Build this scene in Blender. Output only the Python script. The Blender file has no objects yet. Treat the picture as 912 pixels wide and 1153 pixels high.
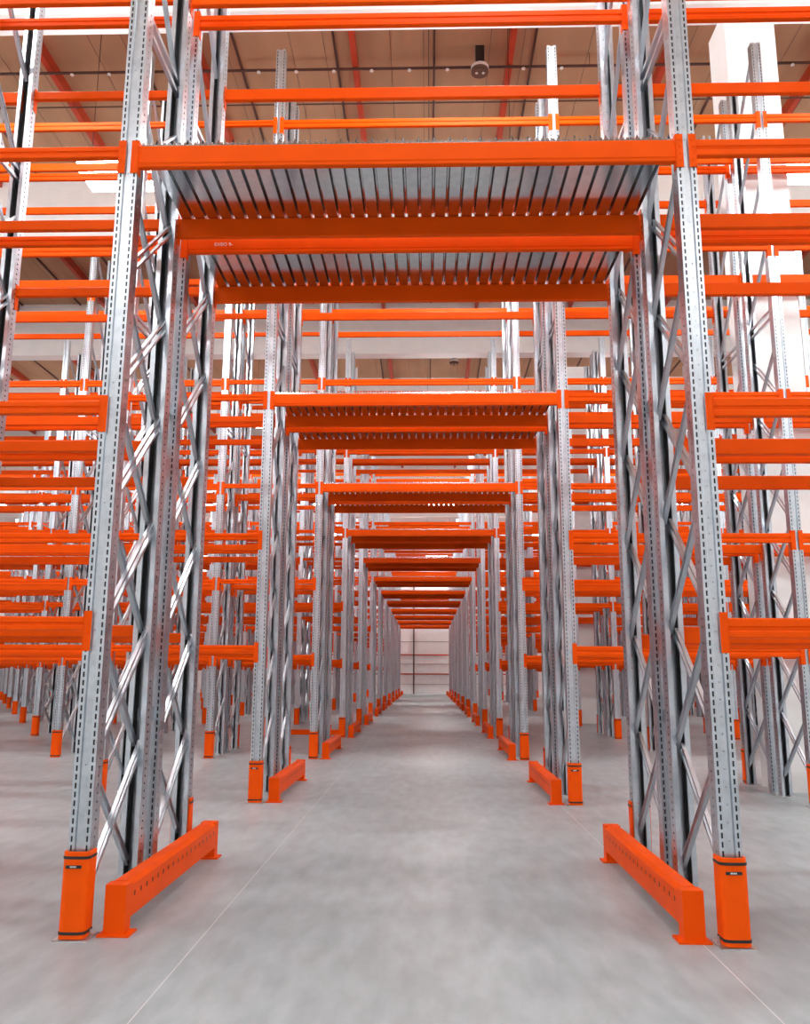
import bpy, math, random
from mathutils import Vector, Matrix

random.seed(7)
SC = bpy.context.scene
COL = SC.collection
SHOW_BEAMS = '''00L00 00L01 00L02 00R00 00R01 00R02 00T02 01L00 01L01 01L02 01L03 01R00 01R01 01R02 01R03 01T02 01T03 02L00 02L01 02L02 02L03 02R00 02R01 02R02 02R03 02T02 02T03 03L00 03L01 03L02 03L03 03L13 03R00 03R01 03R02 03R03 03T02 03T03 10L00 10L01 10L02 10L04 10L10 10L11 10L12 10L13 10L14 10R00 10R01 10R02 10R03 10R04 10R11 10R12 10R13 10R14 10T02 10T04 11L00 11L01 11L02 11L03 11L10 11L11 11L12 11L13 11L14 11R00 11R01 11R02 11R03 11R04 11R11 11R12 11R13 11R14 11T02 11T03 12L01 12L02 12L11 12L12 12L14 12R00 12R01 12R02 12R04 12R12 12R14 12T02 13L00 13L01 13L02 13L03 13L10 13L11 13L12 13L13 13L14 13R00 13R01 13R02 13R03 13R04 13R13 13R14 13T02 13T03 20L00 20L01 20L02 20L03 20L10 20L11 20L12 20L13 20L20 20L21 20L22 20L23 20R00 20R01 20R02 20R03 20R10 20R11 20R13 20T02 20T03 21L01 21L02 21L04 21L11 21L12 21L14 21L21 21L22 21L24 21R01 21R02 21R04 21R11 21R12 21R14 21T02 21T04 22L01 22L02 22L03 22L13 22L21 22L22 22R01 22R02 22R03 22R12 22T02 23L01 23L02 23L04 23L11 23L12 23L13 23L14 23L21 23L22 23L23 23L24 23R01 23R02 23R03 23R04 23R11 23R12 23R14 23T02 23T03 23T04 30L00 30L01 30L02 30L03 30L10 30L11 30L12 30L13 30L20 30L21 30L22 30L30 30L31 30L32 30R00 30R01 30R02 30R03 30R11 30R12 30R13 30R21 30T02 30T03 31L01 31L02 31L03 31L11 31L13 31L14 31L31 31L33 31L34 31R01 31R02 31R03 31R04 31R11 31T02 31T03 31T04 32L12 32L13 32L33 32R03 32T02 32T03 33L01 33L02 33L03 33L11 33L12 33L13 33L14 33L31 33L32 33L33 33R01 33R02 33R03 33R04 33R11 33R13 33R14 33T02 33T03 40L01 40L02 40L11 40L14 40L34 40L44 40R01 40R02 40R11 40R14 40R21 40T02 40T04 41R02 41T02 42T02 43L42 43R02 43T02 43T04 50L52 50L53 50L54 50R01 50R02 50R03 50R04 50T02 50T03 50T04 51L53 51R03 51R04 51T02 51T03 51T04 52T02 52T04 53T02 60T02 61T02 63T02 63T03 70T02 71T02 71T04 73T02 80T02 80T03 81T02 81T03 83T02 90T02 91T04 a0T02 b0T02'''.split()
SHOW_FRAMES = '''00L0 00R0 01L0 01L1 01R0 10L0 10L1 10R0 10R1 11L0 11L1 11L2 11R0 11R1 20L0 20L1 20L2 20R0 20R1 21L0 21L1 21L2 21R0 21R1 30L0 30L1 30L2 30L3 30R0 30R1 30R2 31L0 31L1 31L2 31L3 31R0 31R1 31R2 40L0 40L1 40L2 40L3 40L4 40R0 40R1 40R3 41L0 41L1 41L2 41L3 41L4 41R0 41R1 41R2 41R3 50L0 50L1 50L2 50L3 50L4 50L5 50R0 50R1 50R2 50R3 51L0 51L2 51L3 51L4 51L5 51R0 51R1 51R2 51R3 60L0 60L1 60L3 60L5 60L6 60R0 60R1 60R2 60R4 61L0 61L1 61L6 61R0 61R1 70L0 70L2 70L3 70L5 70L6 70L7 70R0 70R3 70R4 70R5 71L0 71L2 71L3 71L6 71R0 71R3 71R4 71R5 80L0 80L1 80L3 80L4 80L6 80L7 80L8 80R0 80R1 80R2 80R3 80R5 81L0 81L2 81L3 81L5 81L7 81R0 81R1 81R6 90L0 90L2 90L4 90L8 90L9 90R0 90R1 91L0 91L5 91L7 91L9 91R0 91R5 a0L0 a0L1 a0L2 a0L3 a0L4 a0L5 a0L7 a0R0 a0R2 a0R4 a0R7 a1L0 a1L6 a1L9 a1R0 a1R7 b0L0 b0L4 b0R0 b0R1 b0R5 b1L0 b1L4 b1L5 b1R0 b1R1'''.split()
SHOW_GUARDS = '''00L0 00R0 01L0 01R0 10L0 10L1 10R0 10R1 11L0 11R0 11R1 20L0 20L1 20L2 20R0 20R1 21L0 21L1 21L2 21R0 21R1 30L0 30L1 30L3 30R0 30R1 30R2 31L0 31L2 31L3 31R0 31R1 31R2 40L0 40L1 40L2 40L3 40L4 40R0 40R1 41L0 41L1 41R0 41R2 41R3 50L0 50L1 50L2 50L5 50R0 50R1 50R2 51L0 51L2 51L3 51R0 51R2 51R3 51R4 60L0 60L1 60L3 60L6 60R0 60R1 60R4 61L0 61L6 61R0 61R1 70L0 70L2 70L3 70L7 70R0 70R3 70R4 71L0 71R0 71R5 80L0 80L1 80L3 80L4 80L7 80L8 80R0 80R1 80R2 80R3 81L2 81L3 81R0 81R1 90L0 90L9 90R0 90R1 90R6 91L0 a0L0 a0L1 a0L3 a0L5 a0R0 a0R2 a0R4 a1L0 a1R0 a1R7 b0L0 b0R0 b0R1'''.split()

# ------------------------------------------------------------------ materials
def node_mat(name):
    m = bpy.data.materials.new(name); m.use_nodes = True
    nt = m.node_tree
    return m, nt, nt.nodes['Principled BSDF']

def link(nt, a, ao, b, bi):
    nt.links.new(a.outputs[ao], b.inputs[bi])

def noise_ramp(nt, scale, c0, c1, p0=.3, p1=.7, detail=4, vec=None, stretch=None):
    tc = nt.nodes.new('ShaderNodeTexCoord')
    n = nt.nodes.new('ShaderNodeTexNoise'); n.inputs['Scale'].default_value = scale; n.inputs['Detail'].default_value = detail
    if stretch:
        mp = nt.nodes.new('ShaderNodeMapping'); mp.inputs['Scale'].default_value = stretch
        link(nt, tc, 'Object', mp, 'Vector'); link(nt, mp, 'Vector', n, 'Vector')
    else:
        link(nt, tc, 'Object', n, 'Vector')
    r = nt.nodes.new('ShaderNodeValToRGB')
    r.color_ramp.elements[0].position = p0; r.color_ramp.elements[1].position = p1
    r.color_ramp.elements[0].color = (*c0, 1); r.color_ramp.elements[1].color = (*c1, 1)
    link(nt, n, 'Fac', r, 'Fac')
    return n, r

def paint(name, col, rough=.35, var=.08, spec=.5):
    m, nt, b = node_mat(name)
    c1 = tuple(min(1, c * (1 + var)) for c in col); c0 = tuple(c * (1 - var) for c in col)
    n, r = noise_ramp(nt, 3.0, c0, c1)
    link(nt, r, 'Color', b, 'Base Color')
    b.inputs['Roughness'].default_value = rough
    b.inputs['Specular IOR Level'].default_value = spec
    return m

def galv(name, lo, hi, rough0, rough1, metal=1.0, scale=14):
    m, nt, b = node_mat(name)
    tc = nt.nodes.new('ShaderNodeTexCoord')
    v = nt.nodes.new('ShaderNodeTexVoronoi'); v.inputs['Scale'].default_value = scale * 3
    link(nt, tc, 'Object', v, 'Vector')
    n = nt.nodes.new('ShaderNodeTexNoise'); n.inputs['Scale'].default_value = scale; n.inputs['Detail'].default_value = 5
    link(nt, tc, 'Object', n, 'Vector')
    mx = nt.nodes.new('ShaderNodeMath'); mx.operation = 'MULTIPLY_ADD'
    mx.inputs[1].default_value = .25
    link(nt, v, 'Distance', mx, 0); link(nt, n, 'Fac', mx, 2)
    r = nt.nodes.new('ShaderNodeValToRGB')
    r.color_ramp.elements[0].position = .35; r.color_ramp.elements[1].position = .8
    r.color_ramp.elements[0].color = (*lo, 1); r.color_ramp.elements[1].color = (*hi, 1)
    link(nt, mx, 'Value', r, 'Fac'); link(nt, r, 'Color', b, 'Base Color')
    mr = nt.nodes.new('ShaderNodeMapRange')
    mr.inputs['To Min'].default_value = rough0; mr.inputs['To Max'].default_value = rough1
    link(nt, n, 'Fac', mr, 'Value'); link(nt, mr, 'Result', b, 'Roughness')
    b.inputs['Metallic'].default_value = metal
    return m

M = {}
M['orange'] = paint('orange_paint', (.86, .085, .0008), .45, .04, .08)
M['guardor'] = paint('orange_plastic', (.92, .095, .0012), .5, .04, .10)
M['galv'] = galv('galvanised_steel', (.50, .545, .60), (.62, .665, .72), .29, .37, scale=9)
M['brace'] = galv('galvanised_brace', (.52, .56, .61), (.60, .64, .69), .30, .38, scale=5)
M['deck'] = galv('galvanised_deck', (.60, .61, .63), (.74, .75, .76), .12, .2)
M['bolt'] = galv('zinc', (.5, .5, .5), (.7, .7, .7), .3, .5)
M['black'] = paint('black_rubber', (.012, .01, .01), .5)
M['white'] = paint('white_print', (.85, .83, .8), .5)
M['redpaint'] = paint('red_primer', (.50, .05, .015), .45)
M['darkpipe'] = paint('dark_pipe', (.09, .035, .025), .5)
M['wallwhite'] = paint('white_panel', (.86, .86, .855), .55, .03)
M['girder'] = paint('white_concrete', (.85, .84, .825), .6, .03)
M['dark'] = paint('dark_plastic', (.03, .022, .02), .5)
M['inner_shade'] = paint('black_inner_shade', (.02, .02, .022), .5)  # flat black standing in for shade inside posts and rail holes
M['brownplastic'] = paint('brown_housing', (.16, .09, .06), .5)

def mat_floor():
    m, nt, b = node_mat('polished_concrete')
    n, r = noise_ramp(nt, .55, (.29, .337, .355), (.45, .507, .53), .3, .72, 6, stretch=(1.0, .55, 1))
    n2, r2 = noise_ramp(nt, 5.0, (.80, .80, .80), (1.08, 1.08, 1.08), .3, .7, 6, stretch=(1.6, .5, 1))
    mu = nt.nodes.new('ShaderNodeMix'); mu.data_type = 'RGBA'; mu.blend_type = 'MULTIPLY'; mu.inputs['Factor'].default_value = 1
    nt.links.new(r.outputs['Color'], mu.inputs['A']); nt.links.new(r2.outputs['Color'], mu.inputs['B'])
    nt.links.new(mu.outputs['Result'], b.inputs['Base Color'])
    n3 = nt.nodes.new('ShaderNodeTexNoise'); n3.inputs['Scale'].default_value = 1.1; n3.inputs['Detail'].default_value = 4
    tc = nt.nodes.new('ShaderNodeTexCoord'); link(nt, tc, 'Object', n3, 'Vector')
    mr = nt.nodes.new('ShaderNodeMapRange'); mr.inputs['To Min'].default_value = .29; mr.inputs['To Max'].default_value = .42
    link(nt, n3, 'Fac', mr, 'Value'); link(nt, mr, 'Result', b, 'Roughness')
    b.inputs['Specular IOR Level'].default_value = .5
    return m
M['floor'] = mat_floor()

def mat_ceiling():
    m, nt, b = node_mat('tan_roof_panels')
    n, r = noise_ramp(nt, 2.2, (.42, .24, .132), (.50, .29, .162), .3, .7, 6, stretch=(1, .25, 1))
    link(nt, r, 'Color', b, 'Base Color'); b.inputs['Roughness'].default_value = .6
    return m
M['ceiling'] = mat_ceiling()

def mat_lamp():
    m, nt, b = node_mat('lamp_diffuser')
    b.inputs['Base Color'].default_value = (1, 1, 1, 1)
    b.inputs['Emission Color'].default_value = (.972, .988, .985, 1)
    b.inputs['Emission Strength'].default_value = LAMP
    return m
LAMP = 24.0
M['lamp'] = mat_lamp()

# ------------------------------------------------------------------ mesh builder
class MB:
    def __init__(s): s.v = []; s.f = []
    def quad(s, a, b, c, d):
        i = len(s.v); s.v += [a, b, c, d]; s.f.append((i, i+1, i+2, i+3))
    def box(s, x0, x1, y0, y1, z0, z1):
        i = len(s.v)
        s.v += [(x0,y0,z0),(x1,y0,z0),(x1,y1,z0),(x0,y1,z0),(x0,y0,z1),(x1,y0,z1),(x1,y1,z1),(x0,y1,z1)]
        for f in ((0,3,2,1),(4,5,6,7),(0,1,5,4),(1,2,6,5),(2,3,7,6),(3,0,4,7)):
            s.f.append(tuple(i+k for k in f))
    def extrude(s, prof, axis, a, b, closed=True, caps=True):
        """prof: list of 2-D points; axis 'x': (y,z) profile, 'y': (x,z), 'z': (x,y)."""
        def P(p, t):
            return {'x': (t, p[0], p[1]), 'y': (p[0], t, p[1]), 'z': (p[0], p[1], t)}[axis]
        i = len(s.v); n = len(prof)
        s.v += [P(p, a) for p in prof] + [P(p, b) for p in prof]
        for k in range(n if closed else n-1):
            k2 = (k+1) % n
            s.f.append((i+k, i+k2, i+n+k2, i+n+k))
        if closed and caps:
            s.f.append(tuple(i+k for k in range(n-1, -1, -1))); s.f.append(tuple(i+n+k for k in range(n)))
    def strip(s, p0, p1, z0, z1, u0=None, u1=None, pitch=.05, hole=.03, start=.03):
        """vertical strip of sheet metal between plan points p0 and p1, with a column of punched holes"""
        L = lambda u: (p0[0] + (p1[0]-p0[0])*u, p0[1] + (p1[1]-p0[1])*u)
        def q(ua, ub, za, zb):
            a, b = L(ua), L(ub)
            s.quad((*a, za), (*b, za), (*b, zb), (*a, zb))
        if u0 is None: q(0, 1, z0, z1); return
        q(0, u0, z0, z1); q(u1, 1, z0, z1)
        z = z0; h = z0 + start
        while h + hole < z1:
            q(u0, u1, z, h); z = h + hole; h += pitch
        q(u0, u1, z, z1)
    def bar(s, p, q, w, d, side=(1,0,0)):
        """solid bar from p to q; w across (perpendicular to side), d along side"""
        p, q, sd = Vector(p), Vector(q), Vector(side).normalized()
        t = (q-p).normalized(); n = t.cross(sd).normalized()
        i = len(s.v)
        for e in (p, q):
            for a, b in ((-1,-1),(1,-1),(1,1),(-1,1)):
                s.v.append(tuple(e + n*(a*w/2) + sd*(b*d/2)))
        for f in ((0,1,2,3),(7,6,5,4),(0,4,5,1),(1,5,6,2),(2,6,7,3),(3,7,4,0)):
            s.f.append(tuple(i+k for k in f))
    def cyl(s, c, r, z0, z1, n=12, axis='z'):
        prof = [(c[0]+r*math.cos(2*math.pi*k/n), c[1]+r*math.sin(2*math.pi*k/n)) for k in range(n)]
        s.extrude(prof, axis, z0, z1)
    def add(s, o, M4):
        i = len(s.v)
        s.v += [tuple(M4 @ Vector(p)) for p in o.v]; s.f += [tuple(i+k for k in f) for f in o.f]
    def mesh(s, name, mat, smooth=False):
        me = bpy.data.meshes.new(name); me.from_pydata(s.v, [], s.f); me.update()
        me.materials.append(M[mat])
        if smooth:
            for p in me.polygons: p.use_smooth = True
        return me

def obj(name, me, parent=None, loc=None):
    o = bpy.data.objects.new(name, me); COL.objects.link(o)
    if parent is not None: o.parent = parent
    if loc is not None: o.location = loc
    return o
def tag(o, label, cat, group=None, kind='thing'):
    o['label'] = label; o['category'] = cat; o['kind'] = kind
    if group: o['group'] = group
    return o
def struct(name, me, loc=None):
    o = obj(name, me, None, loc); o['kind'] = 'structure'; return o
def empty(name, loc, rz=0):
    o = bpy.data.objects.new(name, None); COL.objects.link(o); o.location = loc; o.rotation_euler = (0,0,rz)
    o.empty_display_size = .2
    return o

# ------------------------------------------------------------------ layout numbers
Y0, PER, NROW = 5.20, 5.25, 12
FD, GAP = 1.0, 0.2                     # frame depth, gap between the two back-to-back racks
HP = 10.15                             # post height
PW, PD = .13, .12                      # post section
XL = [-2.04, -3.93] + [-3.93 - 2.79*k for k in range(1, 9)]
XR = [1.75, 4.57] + [4.57 + 2.79*k for k in range(1, 7)]
LEV = [1.85, 3.24, 5.07, 7.15, 9.04]   # tops of the crossbeams
ORD = ['first','second','third','fourth','fifth','sixth','seventh','eighth','ninth','tenth','eleventh','twelfth']

# ------------------------------------------------------------------ the upright frame
def upright_mb(fine):
    m = MB(); w, d = PW/2, PD
    if fine:
        m.strip((-w,0), (-.027,0), .004, HP, .36, .64, .05, .032)
        m.strip((.027,0), (w,0), .004, HP, .36, .64, .05, .032)
        m.strip((-.021,.014), (.021,.014), .004, HP, .40, .60, .10, .009, .06)
        m.strip((-w,0), (-w,d), .004, HP, .45, .60, .05, .014, .04)
        m.strip((w,d), (w,0), .004, HP, .40, .55, .05, .014, .04)
    else:
        m.strip((-w,0), (-.027,0), .004, HP); m.strip((.027,0), (w,0), .004, HP)
        m.strip((-.021,.014), (.021,.014), .004, HP)
        m.strip((-w,0), (-w,d), .004, HP); m.strip((w,d), (w,0), .004, HP)
    m.strip((-.027,0), (-.021,.014), .004, HP); m.strip((.021,.014), (.027,0), .004, HP)
    m.strip((-w,d), (-.03,d), .004, HP); m.strip((.03,d), (w,d), .004, HP)
    m.strip((-.03,d), (-.03,d-.018), .004, HP); m.strip((.03,d-.018), (.03,d), .004, HP)
    return m
def post_shade_mb():  # added black strips that paint the shade inside a post
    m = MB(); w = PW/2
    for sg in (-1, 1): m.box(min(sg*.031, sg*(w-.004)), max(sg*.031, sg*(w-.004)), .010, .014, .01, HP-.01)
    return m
def foot_mb():
    m = MB(); m.box(-.10, .10, -.05, .14, 0, .008)
    for x, y in ((-.085,.05),(.085,.05)):
        m.cyl((x, y), .014, .008, .022, 6); m.cyl((x, y), .007, .022, .045, 8)
    return m
PITCH, ZB = .79, .23
def rising_mb(z0, z1, ya=.07, yb=FD-.07, x=.022):
    """two parallel bars with tie plates, from the front post low to the rear post high"""
    m = MB(); a, b = Vector((x, ya, z0)), Vector((x, yb, z1))
    t = (b-a).normalized(); n = Vector((0, -t.z, t.y))
    for sgn in (-1, 1):
        m.bar(a + n*sgn*.029, b + n*sgn*.029, .018, .026)
    for u in (.03, .97):
        c = a.lerp(b, u); m.bar(c - t*.03, c + t*.03, .06, .006)
    return m
def falling_mb(z0, z1, ya=.07, yb=FD-.07, x=-.022):
    """folded channel, from the front post high to the rear post low"""
    m = MB(); a, b = Vector((x, ya, z0)), Vector((x, yb, z1))
    t = (b-a).normalized(); n = Vector((0, -t.z, t.y))
    m.bar(a, b, .044, .004)
    for sgn in (-1, 1):
        m.bar(a + n*sgn*.022 + Vector((.0,0,0)), b + n*sgn*.022, .005, .03)
    return m
def strut_mb(z):
    m = MB(); m.bar((0,.06,z), (0,FD-.06,z), .035, .03); return m
LOWP = 7
UPF = [7.25, 8.2, 9.15, 10.05]
ME = {}
ME['up_fine'] = upright_mb(True).mesh('upright', 'galv')
ME['inner_shade'] = post_shade_mb().mesh('post_shade', 'inner_shade')
ME['up_plain'] = upright_mb(False).mesh('upright_plain', 'galv')
ME['foot'] = foot_mb().mesh('foot_plate', 'bolt')
ME['rise'] = rising_mb(0, PITCH).mesh('brace_rising', 'brace')
ME['fall'] = falling_mb(PITCH, 0).mesh('brace_falling', 'brace')
ME['fallup'] = falling_mb(.95, 0).mesh('brace_upper', 'brace')
ME['strut'] = strut_mb(0).mesh('strut', 'brace')
def all_braces():
    m = MB()
    for k in range(LOWP):
        z = ZB + PITCH*k
        m.add(rising_mb(z, z+PITCH), Matrix()); m.add(falling_mb(z+PITCH, z), Matrix())
    for z in UPF: m.add(falling_mb(z, z-.95), Matrix())
    for z in (6.16, 6.27): m.add(strut_mb(z), Matrix())
    return m
ME['braces'] = all_braces().mesh('bracing', 'brace')

def whole_frame():
    m = MB(); m.add(upright_mb(False), Matrix())
    m.add(upright_mb(False), Matrix.Translation((0,FD,0)) @ Matrix.Rotation(math.pi, 4, 'Z'))
    m.add(all_braces(), Matrix())
    return m
ME['frame_far'] = whole_frame().mesh('upright_frame', 'galv')

def side_words(side, i):
    s = 'left' if side == 'L' else 'right'
    if i == 0: return 'beside the tunnel, %s side' % s
    return '%s %s of the tunnel' % (ORD[i], s)

def add_frame(r, half, side, i):
    X = (XL if side == 'L' else XR)[i]
    y = Y0 + PER*r + (0 if half == 0 else FD + GAP)
    if i == 0: where = '%s edge of the tunnel' % ('left' if side == 'L' else 'right')
    else: where = '%s post line %s of the tunnel' % (ORD[i], 'left' if side == 'L' else 'right')
    label = 'galvanised upright frame, %s rack row, %s half, %s' % (ORD[r], ('front', 'back')[half], where)
    if r < 3:
        e = empty('upright_frame', (X, y, 0))
        for k in range(2):
            u = obj('upright', ME['up_fine'], e, (0, FD*k, 0)); u.rotation_euler = (0, 0, math.pi*k)
            obj('post_shade', ME['inner_shade'], u)
            f = obj('foot_plate', ME['foot'], e, (0, FD*k, 0)); f.rotation_euler = (0, 0, math.pi*k)
        if r < 2 and i < 2:
            for k in range(LOWP):
                obj('brace', ME['rise'], e, (0, 0, ZB + PITCH*k)); obj('brace', ME['fall'], e, (0, 0, ZB + PITCH*k))
            for z in UPF: obj('brace', ME['fallup'], e, (0, 0, z-.95))
            for z in (6.16, 6.27): obj('strut', ME['strut'], e, (0, 0, z))
        else:
            obj('bracing', ME['braces'], e)
    elif r < 6:
        e = empty('upright_frame', (X, y, 0))
        for k in range(2):
            u = obj('upright', ME['up_plain'], e, (0, FD*k, 0)); u.rotation_euler = (0, 0, math.pi*k)
            obj('post_shade', ME['inner_shade'], u)
        obj('bracing', ME['braces'], e)
    else:
        e = obj('upright_frame', ME['frame_far'], None, (X, y, 0))
    tag(e, label, 'rack frame', 'galvanised upright frames of the racking')

# ------------------------------------------------------------------ crossbeams
def beam_body_mb(L, h):
    """box beam with a shallow groove pressed into its face; top at z=0, front at y=0"""
    m = MB(); r = .006; g = .008
    if h > .14:
        prof = [(r,0),(0,-r),(0,-h*.80),(-.0,-h*.80),(g*.5,-h*.84),(g*.5,-h+r),(g*.5+r,-h),(.05-r,-h),(.05,-h+r),(.05,-r),(.05-r,0)]
    else:
        prof = [(r,0),(0,-r),(0,-h*.40),(g,-h*.47),(g,-h*.62),(0,-h*.69),(0,-h+r),(r,-h),(.05-r,-h),(.05,-h+r),(.05,-r),(.05-r,0)]
    m.extrude(prof[::-1], 'x', -L/2, L/2)
    return m
def connector_mb(sgn, h):
    """end plate hooked over the post: face plate with hook notches and a return along the side"""
    m = MB(); a, b = sorted((0, sgn*.048)); top, bot = .035, -max(.21, h+.05)
    m.box(a, b, -.008, -.003, bot, top)
    e = sgn*.002
    x0, x1 = sorted((e, -sgn*.003)); m.box(x0, x1, -.008, .055, bot, top)
    for k in range(4):
        z = top - .03 - k*.05
        xa, xb = sorted((sgn*.018, sgn*.030)); m.box(xa, xb, -.012, -.008, z-.018, z)
    return m
BEAMME = {}
def beam_meshes(L, h):
    k = (round(L, 3), h)
    if k not in BEAMME:
        BEAMME[k] = (beam_body_mb(L, h).mesh('crossbeam', 'orange'), connector_mb(-1, h).mesh('connector', 'orange'), connector_mb(1, h).mesh('connector', 'orange'))
    return BEAMME[k]

PLANES = ['front face', 'inner front', 'inner rear', 'rear face']
def plane_y(r, p): return Y0 + PER*r + (0, FD, FD+GAP, 2*FD+GAP)[p]
HEIGHTW = ['lowest', 'second', 'third', 'fourth', 'top']
def bay_ends(side, i):
    if side == 'T': return XL[0], XR[0]
    xs = XL if side == 'L' else XR
    a, b = xs[i], xs[i+1]
    return min(a, b), max(a, b)
def beam_h(side, i, lev):
    if side == 'T': return .16 if lev == 2 else .12
    if side == 'L' and i == 0: return .085
    return .12
def beam_spec(r, p, side, i, lev):
    a, b = bay_ends(side, i); L = b - a - PW - .004
    return (a+b)/2, plane_y(r, p), LEV[lev], L, beam_h(side, i, lev), (math.pi if p in (1, 3) else 0)
def beam_label(r, p, side, i, lev):
    bay = 'over the tunnel' if side == 'T' else '%s bay %s of tunnel' % (ORD[i], 'left' if side == 'L' else 'right')
    return 'orange crossbeam, %s rack row, %s, %s level, %s' % (ORD[r], PLANES[p], HEIGHTW[lev], bay)
def add_beam(r, p, side, i, lev):
    x, y, z, L, h, rz = beam_spec(r, p, side, i, lev)
    body, c0, c1 = beam_meshes(L, h)
    if r < 4:
        e = empty('crossbeam', (x, y, z), rz)
        obj('beam_body', body, e)
        obj('connector', c0, e, (-L/2, 0, 0)); obj('connector', c1, e, (L/2, 0, 0))
    else:
        e = obj('crossbeam', body, None, (x, y, z)); e.rotation_euler = (0, 0, rz)
    tag(e, beam_label(r, p, side, i, lev), 'rack beam', 'orange crossbeams of the racking')
    return e
def stuff_beams(specs):
    """the far rest of the crossbeams, past the ones kept as single things"""
    m = MB()
    for s in specs:
        x, y, z, L, h, rz = beam_spec(*s)
        bm_ = beam_body_mb(L, h); c0 = connector_mb(-1, h); c1 = connector_mb(1, h)
        T = Matrix.Translation((x, y, z)) @ Matrix.Rotation(rz, 4, 'Z')
        m.add(bm_, T)
        if s[0] < 6:
            m.add(c0, T @ Matrix.Translation((-L/2,0,0))); m.add(c1, T @ Matrix.Translation((L/2,0,0)))
    o = obj('crossbeams', m.mesh('crossbeams', 'orange'))
    tag(o, 'dense background of far orange crossbeams stacked between the deeper rack rows', 'rack beams', kind='stuff')

# ------------------------------------------------------------------ post guards and end barriers
def guard_prof(g=0.0, n=14):
    a = .078 + g; pts = []
    for k in range(n+1):
        t = math.pi * k / n
        pts.append((-a*math.copysign(abs(math.cos(t))**.55, math.cos(t)), -(.052+g)*abs(math.sin(t))**.55 + .012))
    pts += [(a, .085), (a-.012, .085), ]
    inner = [(-(a-.012), .085), (-a, .085)]
    inn = []
    for k in range(n, -1, -1):
        t = math.pi * k / n
        inn.append((-(a-.012)*math.copysign(abs(math.cos(t))**.55, math.cos(t)), -(.040+g)*abs(math.sin(t))**.55 + .012))
    return pts + inn + inner
def guard_meshes():
    m = MB(); m.extrude(guard_prof(), 'z', .012, .485); body = m.mesh('guard_shell', 'guardor')
    m = MB(); m.extrude(guard_prof(.003), 'z', 0, .016); strap = m.mesh('strap', 'black')
    m = MB(); m.box(-.052, .04, -.0445, -.0395, .395, .412); patch = m.mesh('label', 'black')
    m = MB()
    for k in range(5): m.box(-.026+.0075*k, -.0205+.0075*k, -.0455, -.0445, .4, .408)
    text = m.mesh('label_print', 'white')
    return body, strap, patch, text
GM = guard_meshes()
def add_guard(r, face, side, i):
    X = (XL if side == 'L' else XR)[i]
    y = Y0 + PER*r + (0 if face == 0 else 2*FD+GAP)
    rz = 0 if face == 0 else math.pi
    where = '%s edge of tunnel' % ('left' if side == 'L' else 'right') if i == 0 else '%s post line %s of tunnel' % (ORD[i], 'left' if side == 'L' else 'right')
    label = 'orange plastic post guard, %s rack row %s, %s' % (ORD[r], ('front', 'rear')[face], where)
    if r < 4:
        e = empty('post_guard', (X, y, 0), rz)
        obj('shell', GM[0], e); obj('strap', GM[1], e, (0,0,.445)); obj('strap', GM[1], e, (0,0,.035))
        if r < 2:
            p = obj('label', GM[2], e); obj('print', GM[3], p)
    else:
        e = obj('post_guard', GM[0], None, (X, y, 0)); e.rotation_euler = (0,0,rz)
    tag(e, label, 'post guard', 'orange guards around the post feet')

BL = 2.24
def barrier_meshes():
    m = MB(); m.box(-.062,.062, 0,.10, .01,.285); m.box(-.095,.095, -.015,.135, 0,.012)
    for x in (-.03,.03): m.cyl((x,.245),.006,-.004,0,8,'y')     # rivets on the end face
    post = m.mesh('barrier_post', 'orange')
    rails = []; rail_shades = []
    for sgn in (1, -1):
        m = MB()
        o = sgn*.062; i_ = -sgn*.045
        # closed box rail, inner face punched with one row of oval holes
        z0, z1, zc = .085, .262, .287
        y0, y1 = .10, BL-.10
        m.quad((i_,y0,z0),(i_,y1,z0),(i_,y1,zc),(i_,y0,zc)); m.quad((i_,y0,zc),(i_,y1,zc),(o*.55,y1,zc),(o*.55,y0,zc))
        m.quad((o*.55,y0,zc),(o*.55,y1,zc),(o,y1,z1),(o,y0,z1)); m.quad((i_,y0,z0),(o,y0,z0),(o,y1,z0),(i_,y1,z0))
        za, zb = .19, .222
        m.quad((o,y0,z0),(o,y1,z0),(o,y1,za),(o,y0,za)); m.quad((o,y0,zb),(o,y1,zb),(o,y1,z1),(o,y0,z1))
        y = y0; n = 18; st = (y1-y0)/n
        for k in range(n):
            a = y0 + st*(k+.5) - .011; b = a + .022
            m.quad((o,y,za),(o,a,za),(o,a,zb),(o,y,zb)); y = b
            q = .006
            for (ya, yb, zz, dz) in ((a, a+q, za, q), (b, b-q, za, q), (a, a+q, zb, -q), (b, b-q, zb, -q)):
                j = len(m.v); m.v += [(o,ya,zz),(o,yb,zz),(o,ya,zz+dz)]; m.f.append((j,j+1,j+2))
        m.quad((o,y,za),(o,y1,za),(o,y1,zb),(o,y,zb))
        rails.append(m.mesh('barrier_rail', 'orange'))
        m = MB(); m.box(min(o-sgn*.012, o-sgn*.008), max(o-sgn*.012, o-sgn*.008), .11, BL-.11, .15, .25); rail_shades.append(m.mesh('rail_shade', 'inner_shade'))  # added black sheet, painted shade behind the holes
    return post, rails, rail_shades
BM_ = barrier_meshes()
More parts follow.
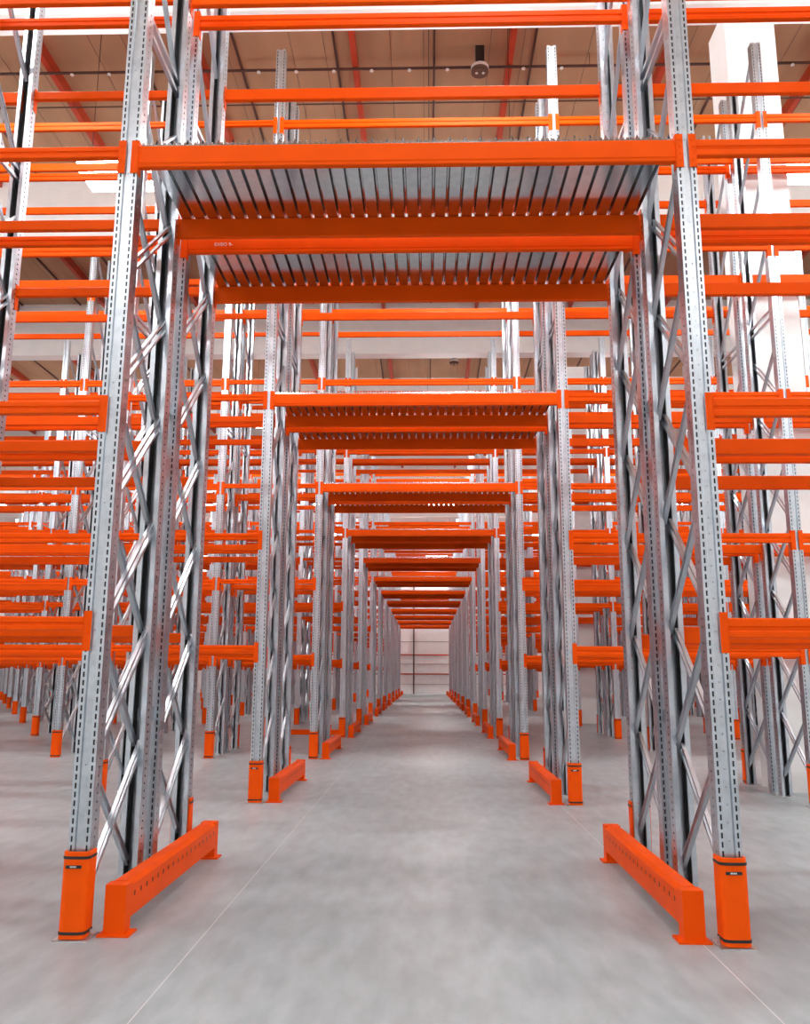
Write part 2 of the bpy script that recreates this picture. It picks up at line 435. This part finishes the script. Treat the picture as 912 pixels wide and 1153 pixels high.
def add_barrier(r, side):
    sgn = 1 if side == 'L' else -1
    X = (XL[0] + .215) if side == 'L' else (XR[0] - .215)
    y = Y0 + PER*r + .06
    e = empty('end_barrier', (X, y, 0))
    a = obj('barrier_post', BM_[0], e); b = obj('barrier_post', BM_[0], e, (0, BL, 0)); b.rotation_euler = (0,0,math.pi)
    q = 0 if sgn == 1 else 1
    rl = obj('rail', BM_[1][q], e); obj('rail_shade', BM_[2][q], rl)
    tag(e, 'low orange steel end barrier with punched rail, %s rack row, %s edge of tunnel' % (ORD[r], 'left' if side == 'L' else 'right'), 'barrier', 'low orange barriers along the tunnel')

# ------------------------------------------------------------------ corrugated decks over the tunnel
def deck_mesh():
    m = MB(); p = .106; x0 = XL[0]+PW/2+.02; x1 = XR[0]-PW/2-.02; n = int((x1-x0)/p); off = x0 + ((x1-x0) - n*p)/2
    prof = []
    for k in range(n):
        a = off + k*p
        prof += [(a,.0),(a+.080,.0),(a+.0905,.045),(a+.0955,.045)]
    prof.append((off+n*p, 0)); 
    up = [(x, z+.003) for x, z in prof[::-1]]
    m.extrude(prof + up, 'y', .012, FD-.012, closed=True, caps=False)
    x = x0
    while x < x1 - .03:            # small crimps along the front edge
        m.box(x, x+.020, .006, .010, 0, .024); x += .036
    m.box(x0, x1, .006, .010, 0, .010)
    return m.mesh('deck_sheet', 'deck')
DECK = deck_mesh()
def add_deck(r, half):
    o = obj('deck_sheet', DECK, None, (0, Y0+PER*r + (0 if half == 0 else FD+GAP), LEV[2]))
    tag(o, 'corrugated galvanised deck sheet over the tunnel, %s rack row, %s half' % (ORD[r], ('front','back')[half]), 'deck', 'corrugated decks over the tunnel')

def spacer_mesh():
    m = MB(); m.box(-.028,.028, 0, GAP, -.045, .045); m.box(-.028,-.024,-.03,GAP+.03,-.045,.045); m.box(.024,.028,-.03,GAP+.03,-.045,.045)
    return m.mesh('row_spacer', 'brace')
SPM = spacer_mesh()
def add_spacer(r, side, z, zw):
    X = XL[0] if side == 'L' else XR[0]
    o = obj('row_spacer', SPM, None, (X, Y0+PER*r+FD, z))
    tag(o, 'small grey spacer joining the back-to-back frames, %s rack row, %s of tunnel, %s' % (ORD[r], 'left' if side == 'L' else 'right', zw), 'rack spacer', 'spacers between the back-to-back frames')

# ------------------------------------------------------------------ fill the racks
def reach(D): return .53*(D+2.2) + 3.0
def columns(r):
    D = Y0 + PER*r
    l = [i for i in range(len(XL)) if abs(XL[i]) < reach(D)]; rr = [i for i in range(len(XR)) if abs(XR[i]) < reach(D)]
    return max(l), max(rr)
ALLB, FAR_FRAMES, FAR_GUARDS = [], [], []
for r in range(NROW):
    nl, nr = columns(r)
    for half in (0, 1):
        for side, n in (('L', nl), ('R', nr)):
            for i in range(n+1):
                k = '%x%d%s%x' % (r, half, side, i)
                if k in SHOW_FRAMES or r < 2: add_frame(r, half, side, i)
                else: FAR_FRAMES.append((r, half, side, i))
                if k in SHOW_GUARDS or r < 2: add_guard(r, half, side, i)
                else: FAR_GUARDS.append((r, half, side, i))
    for p in range(4):
        for lev in range(5):
            if lev >= 2: ALLB.append((r, p, 'T', 0, lev))
            for side, n in (('L', nl), ('R', nr)):
                for i in range(n): ALLB.append((r, p, side, i, lev))
    for side in 'LR': add_barrier(r, side)
    for half in (0, 1): add_deck(r, half)
if FAR_FRAMES:
    m = MB(); fm = whole_frame()
    for r, half, side, i in FAR_FRAMES:
        m.add(fm, Matrix.Translation(((XL if side == 'L' else XR)[i], Y0 + PER*r + half*(FD+GAP), 0)))
    tag(obj('upright_frames', m.mesh('upright_frames', 'galv')), 'dense background of far galvanised upright frames behind the other racks', 'rack frames', kind='stuff')
if FAR_GUARDS:
    m = MB(); fm = MB(); fm.extrude(guard_prof(0, 6), 'z', .012, .485)
    for r, face, side, i in FAR_GUARDS:
        m.add(fm, Matrix.Translation(((XL if side == 'L' else XR)[i], Y0 + PER*r + face*(2*FD+GAP), 0)) @ Matrix.Rotation(math.pi*face, 4, 'Z'))
    tag(obj('post_guards', m.mesh('post_guards', 'guardor')), 'far orange post guards behind the other racks', 'post guards', kind='stuff')
for r in (0, 1):
    for side in 'LR':
        for z, zw in ((1.22, 'low'), (3.56, 'high')): add_spacer(r, side, z, zw)
for s in ALLB:
    if '%x%d%s%x%d' % s in SHOW_BEAMS:
        e = add_beam(*s)
        if s == (0, 2, 'T', 0, 2):
            cu = bpy.data.curves.new('print', 'FONT'); cu.body = 'EXEO 9-'; cu.size = .042; cu.extrude = .0004
            cu.materials.append(M['white'])
            body = [c for c in e.children if c.name.startswith('beam_body')][0]
            t = bpy.data.objects.new('print', cu); COL.objects.link(t)
            me = bpy.data.meshes.new_from_object(t.evaluated_get(bpy.context.evaluated_depsgraph_get()))
            bpy.data.objects.remove(t)
            t = obj('print', me, body, (-1.60, -.0012, -.105)); t.rotation_euler = (math.pi/2, 0, 0)
# a crossbeam set at floor level in the fourth row
_, yb, _, L, h, _ = beam_spec(3, 0, 'L', 0, 0); bd, c0, c1 = beam_meshes(L, .12)
e = empty('crossbeam', ((XL[0]+XL[1])/2, yb, .19)); obj('beam_body', bd, e)
hk = MB(); hk.box(-.024, .024, -.008, -.003, -.15, .12); hk = hk.mesh('connector', 'orange')
for sg in (-1, 1): obj('connector', hk, e, (sg*(L/2+.024), 0, 0))
tag(e, 'orange crossbeam set low at the floor, fourth rack row, first bay left of tunnel', 'rack beam', 'orange crossbeams of the racking')
rest = [s for s in ALLB if '%x%d%s%x%d' % s not in SHOW_BEAMS]
if rest: stuff_beams(rest)

# ------------------------------------------------------------------ the hall
def box_struct(name, mat, x0, x1, y0, y1, z0, z1):
    m = MB(); m.box(x0, x1, y0, y1, z0, z1); return struct(name, m.mesh(name, mat))
HX0, HX1, HY0, HY1, HZ = -31.0, 25.0, -16.0, 68.0, 13.6
box_struct('floor', 'floor', HX0, HX1, HY0, HY1, -.3, 0)
box_struct('ceiling', 'ceiling', HX0, HX1, HY0, HY1, HZ, HZ+.3)
box_struct('wall_left', 'wallwhite', HX0-.3, HX0, HY0, HY1, 0, HZ)
box_struct('wall_right', 'wallwhite', HX1, HX1+.3, HY0, HY1, 0, HZ)
box_struct('wall_front', 'wallwhite', HX0, HX1, HY0-.3, HY0, 0, HZ)
box_struct('wall_back', 'wallwhite', HX0, HX1, HY1, HY1+.3, 0, HZ)
M['joint'] = paint('joint_filler', (.62, .62, .61), .5)
for x in (-1.31, 1.575, -4.6):
    box_struct('floor_joint', 'joint', x-.003, x+.003, HY0, HY1, 0, .0008)
tn = [0]
def trim(mat, *b):
    tn[0] += 1; return box_struct('trim_%d' % tn[0], mat, *b)
# end wall: painted rails, panel joints and a down pipe
for z in (1.53, 3.02): trim('redpaint', -8, 8, HY1-.06, HY1, z-.045, z+.045)
for z in (.75, 2.3, 4.05): trim('brownplastic', -8, 8, HY1-.02, HY1, z-.012, z+.012)
trim('darkpipe', -1.06, -.97, HY1-.12, HY1-.02, 0, HZ)
# concrete girders across, painted roof purlins and dark seams along the hall
for k in range(-3, 8):
    y = 11.6 + 7.3*k
    box_struct('ceiling_girder', 'girder', HX0, HX1, y, y+.45, 11.8, HZ)
for k in range(-9, 9):
    x = -1.41 + 3.06*k
    if HX0 < x < HX1: box_struct('ceiling_purlin', 'redpaint', x-.055, x+.055, HY0, HY1, HZ-.26, HZ)
for k in range(-14, 13):
    x = .16 + 1.95*k
    if HX0 < x < HX1: box_struct('ceiling_seam', 'darkpipe', x-.02, x+.02, HY0, HY1, HZ-.05, HZ)
for k in range(-28, 25):
    x = .60 + .65*k
    if HX0 < x < HX1 and k % 3: box_struct('ceiling_seam', 'brownplastic', x-.005, x+.005, HY0, 33, HZ-.006, HZ)
for k, y in enumerate((11.75, 27.5, 43.25)):
    box_struct('pillar', 'wallwhite', 4.68, 5.45, y, y+.7, 0, 11.8 if k == 0 else 11.8)

# sprinkler pipes under the roof
def sprinkler(y, z, heads, label):
    e = empty('ceiling_sprinkler_pipe', (0, y, z))
    m = MB(); m.cyl((0, 0), .028 if heads else .016, -22, 20, 10, 'x'); obj('pipe', m.mesh('pipe', 'darkpipe'), e)
    m = MB(); m.cyl((0, 0), .02, -.04, -.02, 8); m.cyl((0, 0), .036, -.055, -.035, 12); hm = m.mesh('sprinkler_head', 'white')
    if heads:
        for k in range(-10, 11): obj('sprinkler_head', hm, e, (.42 + .75*k, 0, 0))
    m = MB(); m.cyl((0, 0), .006, 0, HZ - z, 6); hg = m.mesh('hanger_rod', 'dark')
    for k in range(-6, 7): obj('hanger_rod', hg, e, (3.06*k + .16, 0, 0))
    tag(e, label, 'pipe')
sprinkler(14.83, 13.3, True, 'dark sprinkler pipe with white heads under the tan roof, nearest the front')
sprinkler(15.8, 13.25, False, 'thin dark pipe without heads crossing under the tan roof')
sprinkler(22.0, 13.15, True, 'dark sprinkler pipe with white heads beyond the second white girder')

# round detectors under the roof in the middle bay
def detector(x, y, label):
    e = empty('ceiling_detector', (x, y, 13.06))
    m = MB(); m.box(-.085, .085, -.09, .05, .20, HZ-13.06); m.box(-.04,.04,-.05,.03,.1,.2); obj('bracket', m.mesh('bracket', 'dark'), e)
    m = MB(); m.cyl((0, 0), .17, 0, .10, 32); m.cyl((0,0), .14, -.012, 0, 32); obj('housing', m.mesh('housing', 'brownplastic'), e)
    m = MB(); m.cyl((0, 0), .174, .06, .125, 32); obj('rim', m.mesh('rim', 'white'), e)
    m = MB(); m.cyl((0, 0), .026, -.024, -.012, 12); lm = m.mesh('lens', 'white')
    for q in (-.065, .065): obj('lens', lm, e, (q, -.01, 0))
    tag(e, label, 'detector')
detector(1.05, 14.68, 'round brown detector on a dark bracket under the roof beside the near sprinkler pipe')
detector(1.05, 30.5, 'small far round detector under the dark part of the roof')

# lamps hanging in the aisles; the unseen rows are added for their light
LZ = 10.5
m = MB(); m.box(-.86, .86, -.41, .41, .22, .27); m.box(-.6,.6,-.1,.1,.27,.34); lh = m.mesh('lamp_housing', 'wallwhite')
m = MB(); m.box(-.84, .84, -.39, .39, 0, .22); ld = m.mesh('lamp_diffuser', 'lamp')
m = MB(); m.cyl((0, 0), .006, .27, HZ-LZ, 6); lc = m.mesh('lamp_cable', 'dark')
for a in (-3, -1, 0, 1, 4, 7, 9, 11):
    y = Y0 + PER*a + 2*FD+GAP + 1.5
    for k in range(-3, 5):
        x = -5.5 + 6.3*k
        if not (HX0 < x < HX1): continue
        e = empty('ceiling_lamp', (x, y, LZ))
        obj('housing', lh, e); obj('diffuser', ld, e)
        for cx in (-.75, .75): obj('cable', lc, e, (cx, 0, 0))
        if a < 0: where = 'added before the first rack row, %s row out' % ORD[-a-1]
        else: where = 'behind the %s rack row' % ORD[a]
        tag(e, 'hanging lamp %s, %s from the left' % (where, ORD[k+3]), 'lamp', 'lamps hanging in the aisles')

W = bpy.data.worlds.new('world'); SC.world = W; W.use_nodes = True
bg = W.node_tree.nodes['Background']; bg.inputs['Color'].default_value = (1, .985, .965, 1); bg.inputs['Strength'].default_value = 0.0

# ------------------------------------------------------------------ camera
cam = bpy.data.cameras.new('camera'); co = bpy.data.objects.new('camera', cam); COL.objects.link(co)
f = 954.0
cam.sensor_fit = 'VERTICAL'; cam.sensor_height = 24.0; cam.lens = f/1153*24.0; cam.clip_start = .05; cam.clip_end = 300
yaw, pitch, roll = math.radians(1.480), math.radians(10.84), math.radians(.23)
fw = Vector((-math.sin(yaw)*math.cos(pitch), math.cos(yaw)*math.cos(pitch), math.sin(pitch)))
rt = Vector((math.cos(yaw), math.sin(yaw), 0)); up = rt.cross(fw)
r2 = rt*math.cos(roll) + up*math.sin(roll); u2 = -rt*math.sin(roll) + up*math.cos(roll)
mw = Matrix(((r2.x, u2.x, -fw.x, 0), (r2.y, u2.y, -fw.y, 0), (r2.z, u2.z, -fw.z, 1.508), (0,0,0,1)))
co.matrix_world = mw
SC.camera = co
SC.view_settings.view_transform = 'Standard'; SC.view_settings.look = 'None'
SC.view_settings.exposure = 1.0; SC.view_settings.gamma = 1.0; SC.view_settings.use_curve_mapping = False
SC.cycles.use_denoising = True
SC.cycles.denoising_input_passes = 'RGB_ALBEDO_NORMAL'; SC.cycles.denoising_prefilter = 'ACCURATE'
SC.cycles.max_bounces = 8; SC.cycles.diffuse_bounces = 5; SC.cycles.glossy_bounces = 5
SC.cycles.sample_clamp_indirect = 8.0
